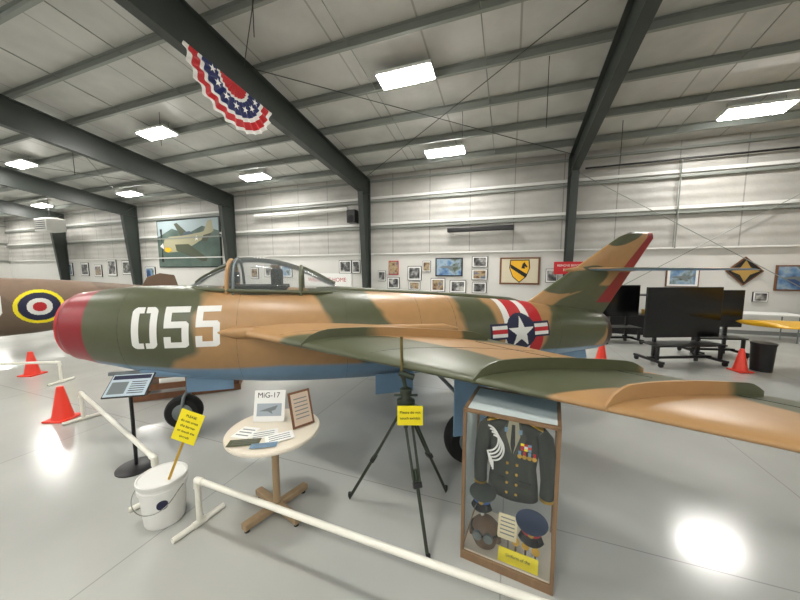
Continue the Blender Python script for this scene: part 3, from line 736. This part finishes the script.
# round table
TC=Vector((-1.00,2.31,0)); tb=empty('round_table',TC+Z*.35)
lathe('table_top',TC+Z*.67,[(.335,-.0),(.35,.006),(.353,.02),(.347,.03)],M['ltop'],tb,56)
lathe('under_plate',TC+Z*.64,[(.12,0),(.14,.03)],M['black'],tb,24)
lathe('pedestal',TC,[(.028,.08),(.028,.65)],M['woodl'],tb,24)
for a in(.95,.95+math.pi/2):
    dd=Vector((math.cos(a),math.sin(a),0))
    obox('foot_beam',TC+Z*.05,(dd,dd.cross(Z),Z),(.56,.06,.05),M['woodl'],tb,.008)
    for sg in(1,-1): lathe('foot_glide',TC+dd*.25*sg,[(.02,0),(.02,.026)],M['black'],tb,14)
tz=.7005
dsp=empty('aircraft_info_sign',TC+Vector((-.05,.1,tz)))
sx=Vector((.97,.05,0)).normalized(); sy=Vector((.05,-.97,0)).normalized(); su=(Z*.95-sy*.28).normalized()
cc=TC+Vector((-.085,.13,tz+.125))
sn=sx.cross(su)
obox('card',cc,(sx,su,sn),(.25,.25,.006),M['paper'],dsp)
nf=sn if sn.y<0 else -sn
text('title','MiG-17',cc+su*.085-sx*.01+nf*.004,sx,su,.060,M['black'],dsp)
obox('photo_print',cc-su*.03+nf*.004,(sx,su,nf),(.2,.1,.002),mat('photo_sky',(160,170,178),.5),dsp)
mesh('photo_aircraft',[cc-su*.03+nf*.006+sx*a+su*b for a,b in((-.08,-.01),(-.02,.01),(.05,.03),(.07,.035),(.05,.0),(.02,-.01),(.03,-.035),(-.01,-.012))],[tuple(range(8))],M['gear'],dsp)
fr=empty('framed_notice',TC+Vector((.2,0,tz)))
fx=Vector((.62,.55,0)).normalized(); fn=Vector((.55,-.62,0)).normalized(); fu=(Z*.93-fn*.33).normalized()
fc=TC+Vector((.20,.06,tz+.138)); fn2=fx.cross(fu)
if fn2.y>0: fn2=-fn2
obox('frame',fc,(fx,fu,fn2),(.18,.28,.012),M['wood2'],fr,.002); obox('sheet',fc+fn2*.007,(fx,fu,fn2),(.145,.245,.002),mat('notice',(205,186,166),.6),fr)
for i in range(6): obox('print_line',fc+fn2*.009+fu*(.08-.03*i),(fx,fu,fn2),(.11,.008,.001),M['gear'],fr)
pp=empty('table_leaflets',TC+Vector((-.1,-.15,tz)))
for i,(x,y,a,w,h,cm) in enumerate(((-.04,-.09,.35,.2,.12,'white'),(-.19,-.07,-.2,.14,.16,'paper'),(-.13,-.21,.15,.22,.09,'green'),(.1,-.14,.5,.2,.12,'paper'),(.03,-.25,.2,.18,.06,'skyblue'))):
    ax_=Vector((math.cos(a),math.sin(a),0)); obox('leaflet',TC+Vector((x,y,tz+.002+.002*i)),(ax_,Z.cross(ax_),Z),(w,h,.0015),M[cm],pp)
    for q in range(3): obox('leaflet_text',TC+Vector((x,y,tz+.003+.002*i))+Z.cross(ax_)*(h*.25*(q-1)),(ax_,Z.cross(ax_),Z),(w*.75,h*.07,.001),M['gear'],pp)

# bucket
BC=Vector((-1.86,2.24,0)); bk=empty('donation_bucket',BC+Z*.2)
lathe('bucket_body',BC,[(.128,0),(.132,.01),(.150,.27),(.160,.275),(.160,.30),(.153,.305),(.153,.33)],M['bucket'],bk,44)
lathe('lid',BC,[(.162,.325),(.166,.33),(.166,.36),(.156,.365),(.15,.355),(.02,.355)],M['white'],bk,44)
tube('bail_handle',[BC+Vector((.165*math.cos(a),-.165*abs(math.sin(a))**.5*1.03-.006,.29-.13*math.sin(a))) for a in np.linspace(0,math.pi,20)],.0035,M['chrome'],bk,6)
lathe('printed_seal',BC+Vector((.083,-.120,.2)),[(.036,-.009),(.036,.004)],M['dkblue'],bk,24,Vector((.083,-.120,0)))
ys=empty('yellow_notice_on_stick',(-1.75,2.2,.6))
k0=Vector((-1.76,2.18,.366)); k1=Vector((-1.56,2.24,.90)); kd=(k1-k0).normalized(); kx=kd.cross(Vector((0,-1,0))); kx.normalize()
if kx.x<0: kx=-kx
kn=kx.cross(kd); kn= kn if kn.y<0 else -kn
tube('stick',[k0,k1-kd*.05],.010,M['gold'],ys,8)
sc_=k0+kd*.425+kn*.012
obox('yellow_card',sc_,(kx,kd,kn),(.18,.24,.004),M['yellow'],ys)
for i,s_ in enumerate(('PLEASE','do not cross','the barrier','or touch the','aircraft')): text('notice_text',s_,sc_+kd*(.08-.04*i)+kn*.003,kx,kd,.026,M['black'],ys)

# info stand
ist_=empty('information_stand',(-2.62,2.86,.4)); IC=Vector((-2.62,2.86,0))
lathe('base',IC,[(.165,0),(.165,.012),(.14,.022),(.03,.03)],M['black'],ist_,40)
lathe('pole',IC,[(.016,.02),(.016,.80)],M['black'],ist_,16)
px_=Vector((.93,.2,.0)).normalized(); pf=Vector((.2,-.93,0)).normalized(); pu=(Z*.62-pf*.78).normalized(); pn=px_.cross(pu)
pn=pn if pn.z>0 else -pn
pc=IC+Vector((.0,0,.84))
obox('sign_frame',pc,(px_,pu,pn),(.36,.26,.015),M['black'],ist_,.004); obox('sign_sheet',pc+pn*.009,(px_,pu,pn),(.34,.24,.002),mat('sheet',(180,196,206),.4),ist_)
obox('sheet_header',pc+pn*.0105+pu*.085,(px_,pu,pn),(.32,.045,.001),M['dkblue'],ist_); obox('sheet_photo',pc+pn*.0105-px_*.08-pu*.03,(px_,pu,pn),(.14,.13,.001),M['gear'],ist_)
for i in range(6): obox('sheet_text',pc+pn*.0105+px_*.08+pu*(.03-.024*i),(px_,pu,pn),(.13,.008,.001),M['black'],ist_)

def barrier(a,b,h=.365,footdir=None,ends=(1,1)):
    a=Vector(a);b=Vector(b); p=empty('pvc_barrier_rail',(a+b)/2); r=.021
    d=(b-a).normalized(); fd=footdir or Vector((-d.y,d.x,0))
    fd=Vector(fd).normalized()
    A=a+Z*h;Bb=b+Z*h
    tube('rail',[A,Bb],r,M['pvc'],p,14)
    for q,pt in zip(ends,(a,b)):
        if not q: continue
        tube('post',[pt+Z*.02,pt+Z*h],r,M['pvc'],p,14)
        tube('foot',[pt-fd*.19+Z*r,pt+fd*.19+Z*r],r,M['pvc'],p,14)
        dd=(d if pt is a else -d)
        tube('elbow',[pt+Z*(h-.06),pt+Z*h,pt+Z*h+dd*.06],r*1.25,M['pvc'],p,14)
        tube('tee',[pt-fd*.05+Z*r,pt+fd*.05+Z*r],r*1.25,M['pvc'],p,14)
barrier((-1.54,2.17,0),(1.35,1.05,0),footdir=(.17,.33,0))
barrier((-4.14,3.82,0),(-2.08,2.44,0),footdir=(.5,.75,0))
barrier((-8.3,4.9,0),(-5.9,5.15,0),footdir=(.1,.9,0))
def cone(x,y,h=.44):
    p=empty('traffic_cone',(x,y,0)); c=Vector((x,y,0))
    box('base',c+Z*.012,(.27,.27,.024),M['orange'],p,.008)
    lathe('body',c,[(.115,.02),(.105,.04),(.035,h-.01),(.03,h),(.02,h)],M['orange'],p,28)
for q in((-4.44,3.85),(-6.88,5.55),(6.6,5.76),(4.33,6.41)): cone(*q)
wp=empty('wooden_platform',(-3.2,4.5,.2))
a=Vector((-3.95,4.35,0)); dx=Vector((.93,.36,0)).normalized(); dy=Vector((-.36,.93,0)).normalized()
for i in range(5): obox('deck_board',a+dx*.7+dy*(.07+.16*i)+Z*.33,(dx,dy,Z),(1.45,.13,.03),M['wood2'],wp,.003)
for i in(0,1,2): obox('bearer',a+dx*(.04+.66*i)+dy*.39+Z*.158,(dy,dx,Z),(.78,.08,.315),M['wood2'],wp,.003)
for z in(.05,.2): obox('side_rail',a+dx*.7-dy*.015+Z*z,(dx,dy,Z),(1.45,.03,.09),M['wood2'],wp,.003)

def monitor_cart(x,y,w,h,zt,a=0):
    p=empty('monitor_cart',(x,y,0)); ca=Vector((math.cos(a),math.sin(a),0)); sa=Vector((-math.sin(a),math.cos(a),0)); c=Vector((x,y,0))
    obox('screen',c+Z*(zt-h/2),(ca,sa,Z),(w,.07,h),M['blackgloss'],p,.01)
    obox('screen_back',c+sa*.07+Z*(zt-h/2),(ca,sa,Z),(w*.6,.08,h*.6),M['black'],p,.01)
    for q in(-1,1):
        obox('upright',c+ca*q*w*.3+sa*.1+Z*(zt-.2)/2,(ca,sa,Z),(.06,.04,zt-.2),M['black'],p)
        obox('foot_bar',c+ca*q*w*.42+Z*.1,(sa,ca,Z),(.7,.06,.05),M['black'],p)
        obox('front_leg',c+ca*q*w*.42-sa*.2+Z*.25,(ca,sa,Z),(.05,.05,.3),M['black'],p)
        for r_ in(-.3,.3): lathe('caster',c+ca*q*w*.42+sa*r_+Z*.045-ca*.02,[(.045,0),(.045,.04)],M['rubber'],p,16,ca)
    obox('shelf',c-sa*.05+Z*.42,(ca,sa,Z),(w*.9,.45,.03),M['black'],p)
    obox('cross_bar',c+Z*.12,(ca,sa,Z),(w*.86,.05,.05),M['black'],p)
monitor_cart(5.9,6.3,1.62,1.05,1.6,.05)
monitor_cart(7.25,6.95,1.1,.85,1.5,-.1)
monitor_cart(5.9,8.2,1.1,.85,1.55,.0)
bn=empty('trash_bin',(7.05,5.8,0)); lathe('bin',(7.05,5.8,0),[(.15,0),(.17,.5),(.18,.52),(.18,.55),(.16,.55)],M['black'],bn,28)
def wtable(s,w):
    p=empty('folding_table',W(s,.9,.7)); obox('top',W(s,.9,.74),(E,N,Z),(w,.7,.04),M['white'],p,.01)
    for a_ in(-1,1):
        for b_ in(-1,1): tube('leg',[W(s+a_*w*.43,.9+b_*.28,0),W(s+a_*w*.43,.9+b_*.28,.73)],.015,M['gear'],p)
for s in(-4.6,2.5,5.2,10,12.6): wtable(s,1.8)
def dcab(s,w,h,m='black'):
    p=empty('museum_display_cabinet',W(s,.9,h/2))
    obox('cabinet_base',W(s,1.0,.3),(E,N,Z),(w,.5,.6),M[m],p,.01); obox('cabinet_glass',W(s,1.0,.6+(h-.6)/2),(E,N,Z),(w-.04,.46,h-.6),M['glass'],p); obox('cabinet_top',W(s,1.0,h),(E,N,Z),(w,.5,.04),M[m],p,.01)
    for i in range(3): obox('exhibit',W(s+(i-1)*w*.28,1.0,.68),(E,N,Z),(.12,.12,.16),M[('gold','red','leather')[i]],p,.02)
dcab(-1.7,1.2,1.2); dcab(-6.8,1.2,1.25)

# ---------------------------------------------------------------- wall items
def art_mat(name,cols,scale=3,seed=0):
    m=bpy.data.materials.new(name); m.use_nodes=True; nt=m.node_tree; b=nt.nodes['Principled BSDF']; b.inputs['Roughness'].default_value=.35
    tc=nt.nodes.new('ShaderNodeTexCoord'); n=nt.nodes.new('ShaderNodeTexNoise'); n.inputs['Scale'].default_value=scale; n.inputs['Detail'].default_value=3
    mp=nt.nodes.new('ShaderNodeMapping'); mp.inputs['Location'].default_value=(seed*3.1,seed*1.7,seed)
    cr=nt.nodes.new('ShaderNodeValToRGB'); el=cr.color_ramp.elements
    el[0].position=.35; el[0].color=lin(cols[0]); el[1].position=.65; el[1].color=lin(cols[-1])
    for i,c in enumerate(cols[1:-1]):
        e_=el.new(.35+.3*(i+1)/(len(cols)-1)); e_.color=lin(c)
    nt.links.new(tc.outputs['Object'],mp.inputs[0]); nt.links.new(mp.outputs[0],n.inputs['Vector']); nt.links.new(n.outputs['Fac'],cr.inputs[0]); nt.links.new(cr.outputs[0],b.inputs['Base Color'])
    return m
A1=art_mat('art_sky',[(50,76,120),(96,132,170),(150,170,185),(80,90,70)],2.5,1)
A2=art_mat('art_grey',[(40,40,42),(100,100,100),(180,180,175)],5,2)
A3=art_mat('art_warm',[(90,60,45),(170,150,115),(80,95,125)],4,3)
A4=art_mat('art_field',[(64,82,76),(82,100,92),(98,114,106)],.8,5)
RT=-E
def picture(nm,s,z,w,h,m,frame='black',r0=.0,mat_b=True,roll=0,plane=False):
    p=empty(nm,W(s,r0+.02,z)); a_=RT*math.cos(roll)+Z*math.sin(roll); b_=-RT*math.sin(roll)+Z*math.cos(roll)
    obox('frame',W(s,r0+.03,z),(a_,b_,N),(w,h,.04),M[frame],p,.005)
    f=.88 if mat_b else .93
    if mat_b: obox('mat_board',W(s,r0+.052,z),(a_,b_,N),(w*.92,h*.92,.006),M['paper'],p)
    obox('print',W(s,r0+.058,z),(a_,b_,N),(w*(f-.12 if mat_b else f-.03),h*(f-.14 if mat_b else f-.05),.006),m,p)
    if plane:
        k=w*.36
        mesh('print_aircraft',[W(s,r0+.063,z)+RT*x*k+Z*y*k for x,y in((-1,0),(-.6,.12),(.1,.14),(.7,.12),(.95,.45),(1.05,.43),(.95,.05),(.3,-.08),(.5,-.4),(.3,-.4),(-.2,-.1),(-.7,-.1))],[tuple(range(12))],M['gear'],p)
    return p
picture('framed_picture',4.18,2.07,1.1,.73,A1,'black',mat_b=False,plane=True)
picture('framed_picture',2.98,2.27,.6,.42,A2); picture('framed_picture',2.98,1.78,.6,.42,A3); picture('framed_picture',2.98,1.27,.55,.42,A2)
picture('framed_picture',3.81,1.30,.65,.5,A2); picture('framed_picture',4.62,1.35,.6,.55,A3)
picture('framed_picture',6.56,2.05,.45,.6,A3,'red',mat_b=False); picture('framed_picture',6.56,1.4,.55,.5,A2,'black')
picture('framed_picture',8.9,2.1,.65,.6,A2,'black'); picture('framed_picture',8.35,2.1,.4,.6,A2,'black')
picture('framed_picture',-3.3,1.72,.85,.6,A1,'wood2',plane=True); picture('framed_picture',-5.95,1.72,.95,.75,A1,'wood2',mat_b=False,plane=True)
picture('framed_picture',-5.2,1.15,.35,.3,A2); picture('framed_picture',-4.1,1.15,.4,.3,A3); picture('framed_picture',.45,1.75,.4,.5,A2); picture('framed_picture',5.1,2.1,.35,.45,A3); picture('framed_picture',7.1,1.7,.35,.45,A2)
for s,z,w,h,m in((24.5,2.1,.9,.9,A2),(26,2.1,.9,1.1,A2),(27.5,1.9,.8,.8,A3),(22.3,1.8,.9,.7,A1),(29,2.0,.9,.9,A2),(31,2.0,1.2,.9,A1),(13.2,1.9,.7,.6,A2),(12.2,1.9,.7,.6,A1),(14.2,1.8,.5,.6,A3)): picture('framed_picture',s,z,w,h,m)
picture('framed_picture',5.62,1.82,.6,.6,A2,'black'); picture('framed_picture',5.62,1.3,.5,.35,A3,'black')
p=picture('cavalry_shield_flag',1.54,1.92,1.4,1.0,mat('cream',(206,197,172),.7),'wood2',mat_b=False)
sh=[(-.3,.38),(.3,.38),(.33,.1),(.22,-.2),(0,-.4),(-.22,-.2),(-.33,.1)]
mesh('shield',[W(1.54-x,.072,1.92+y) for x,y in sh],[tuple(range(7))],M['yelpl'],p)
mesh('shield_border',[W(1.54-x*1.1,.068,1.92+y*1.1) for x,y in sh],[tuple(range(7))],M['black'],p)
mesh('shield_diagonal',[W(1.54-x,.076,1.92+y) for x,y in((-.32,.25),(-.31,.11),(.2,-.24),(.27,-.12))],[(0,1,2,3)],M['black'],p)
mesh('horse_head',[W(1.54-x,.077,1.92+y) for x,y in((.06,.1),(.1,.26),(.17,.32),(.2,.26),(.27,.16),(.24,.12),(.17,.17),(.19,.08))],[tuple(range(8))],M['black'],p)
p=picture('diamond_plaque',-4.78,1.92,.62,.62,M['black'],'wood2',mat_b=False,roll=math.pi/4)
mesh('plaque_emblem',[W(-4.78-x,.07,1.92+y) for x,y in star(.33,.16,4)],[tuple(range(8))],mat('emblem_ochre',(168,136,70),.5),p)
p=empty('red_sign',W(.0,.75,2.0)); obox('board',W(0,.72,2.02),(RT,Z,N),(.95,.42,.03),M['red'],p,.004)
text('sign_text','REMOVE BEFORE',W(0,.74,2.1),RT,Z,.1,M['white'],p); text('sign_text2','FLIGHT',W(0,.74,1.95),RT,Z,.12,M['white'],p)
p=empty('wall_banner',W(9.8,.03,1.5)); obox('cloth',W(9.9,.03,1.5),(RT,Z,N),(2.6,.6,.02),M['paper'],p); text('banner_text','WELCOME HOME',W(9.9,.045,1.5),RT,Z,.26,M['red'],p)
# mural
p=empty('aircraft_mural',W(18.9,.05,3.4))
obox('frame',W(18.9,.04,3.45),(RT,Z,N),(5.0,2.7,.04),M['black'],p)
obox('panel',W(18.9,.05,3.45),(RT,Z,N),(4.9,2.6,.06),A4,p)
def mp2(pts,m,nm,d=.09): mesh(nm,[W(18.9-x,d,3.45+y) for x,y in pts],[tuple(range(len(pts)))],m,p)
mol=mat('mural_silver_olive',(160,156,128),.6); mgr=mat('mural_dark_olive',(74,80,62),.6)  # second, darker olive for the mural wings and tailplane
mp2([(-2.4,.4),(-1.2,.85),(0,.5),(1.2,.9),(2.4,.6),(2.4,1.28),(-2.4,1.28)],mat('mural_sky',(158,174,178),.6),'mural_sky',.083)
mp2([(-2.0,-.1),(-1.85,.25),(-1.4,.4),(-.6,.42),(.2,.48),(1.0,.55),(2.0,.72),(2.05,.6),(1.2,.18),(.2,-.22),(-.8,-.45),(-1.6,-.5),(-1.9,-.4)],mol,'mural_fuselage')
mp2([(-1.0,-.05),(.1,-.05),(1.5,-.85),(1.4,-1.0),(1.1,-1.0),(-.9,-.4)],mgr,'mural_wing_near',.094)
mp2([(-.5,.42),(-1.0,1.1),(-.75,1.15),(.2,.47)],mgr,'mural_wing_far',.094)
mp2([(1.3,.56),(1.65,1.15),(1.95,1.2),(2.05,.62)],mol,'mural_tail',.096)
mp2([(1.3,.4),(1.1,.1),(1.5,.05),(1.9,.5)],mgr,'mural_tailplane',.097)
mp2([(-2.25,-.12),(-2.0,.05),(-1.95,-.3)],M['paper'],'mural_spinner',.097)
mp2([(-2.08,-.1),(-2.2,.85),(-2.02,.85)],M['black'],'mural_blade',.098); mp2([(-2.08,-.1),(-2.0,-1.05),(-2.2,-1.0)],M['black'],'mural_blade',.098)
mp2([(-1.9,-.4),(-1.85,-.2),(-1.45,-.22),(-1.3,-.36),(-1.6,-.5)],M['yelpl'],'mural_cowl',.098)
mp2([(-.4,.42),(-.2,.62),(.25,.65),(.55,.5)],mat('mural_canopy',(70,86,96),.4),'mural_canopy',.098)
mp2([(.75+x,.25+y) for x,y in star(.17)],M['white'],'mural_star',.099)
# wall fixtures
p=empty('projection_screen_housing',W(3,.15,3.6)); obox('case',W(3,.25,3.5),(E,N,Z),(2.45,.14,.18),M['black'],p,.03)
for a_ in(-1.1,1.1): obox('bracket',W(3+a_,.1,3.5),(E,N,Z),(.06,.16,.1),M['gear'],p)
p=empty('wall_mounted_tube',W(11,.2,4.7)); tube('tube',[W(8.6,.26,4.6),W(13.8,.26,4.6)],.085,M['white'],p,16)
for s in(9,11.2,13.4): obox('bracket',W(s,.12,4.6),(E,N,Z),(.05,.2,.1),M['gear'],p)
p=empty('loudspeaker',W(8.35,.3,4.2)); obox('speaker_box',W(8.35,.3,4.25),(E,N,Z),(.4,.35,.55),M['black'],p,.02); lathe('speaker_cone',W(8.35,.48,4.15),[(.15,0),(.13,.01),(.05,-.0)],M['rubber'],p,24,N); obox('bracket',W(8.35,.08,4.25),(E,N,Z),(.08,.12,.2),M['gear'],p)
p=empty('unit_heater',W(29.2,1.4,4.6)); obox('body',W(29.2,1.4,4.75),(E,N,Z),(1.4,.9,.8),M['white'],p,.03)
for i in range(5): obox('louver',W(29.2,1.87,4.5+.12*i),(E,N,Z),(1.2,.03,.04),M['black'],p)
tube('rod',[W(29.2,1.4,5.1),W(29.2,1.4,zr(1.4)-.02)],.02,M['black'],p)
p=empty('framed_picture',W(S1-.05,2,1.9)); obox('frame',W(S1-.05,1.6,1.9),(N,Z,E),(1.2,1.0,.04),M['black'],p); obox('print',W(S1-.08,1.6,1.9),(N,Z,E),(1.05,.85,.01),A1,p)
# pleated bunting fan hung under the rafter
RB=7.0
bf=empty('patriotic_bunting',W(BAY,RB,5.7))
s_=BAY-.16
rings=[0,.30,.36,.66,.74,.9,1.0]; cols=['red','white','blue','white','red','white']
nseg=96; R_=1.05
ztop=lambda r:5.15+.125*(r-.85)-.0
def fan(fr_,k):
    a_=math.pi*k/nseg; rr_=fr_*R_; r=RB+math.cos(a_)*rr_
    ple=.045*fr_*math.sin(k*math.pi/4)
    sag=.03*abs(math.sin(a_*12))*fr_ if fr_==1.0 else 0
    return W(s_-.05+ple,r,ztop(r)-math.sin(a_)*rr_*.9+sag)
for i in range(len(rings)-1):
    vs=[fan(rings[i],k) for k in range(nseg+1)]+[fan(rings[i+1],k) for k in range(nseg+1)]
    mesh('bunting_ring',vs,[(k,k+1,nseg+2+k,nseg+1+k) for k in range(nseg)],M[cols[i]],bf)
for i in range(7):
    a_=math.pi*(i+.5)/7; rr_=.51*R_; cr_=RB+math.cos(a_)*rr_; cz=ztop(cr_)-math.sin(a_)*rr_*.9
    for sd in (-1,1): mesh('bunting_star',[W(s_-.05+sd*.045,cr_+x,cz+y) for x,y in star(.085)],[tuple(range(10))],M['white'],bf)

w=bpy.data.worlds.new('w'); sc.world=w; w.use_nodes=True; w.node_tree.nodes['Background'].inputs[0].default_value=(.5,.5,.5,1); w.node_tree.nodes['Background'].inputs[1].default_value=.2
cam=bpy.data.cameras.new('camera'); cam.sensor_width=36; cam.lens=36*305/800; cam.clip_start=.02
co=bpy.data.objects.new('camera',cam); sc.collection.objects.link(co); co.location=(0,0,1.95); co.rotation_euler=(math.radians(90-5.6),0,0)
sc.camera=co
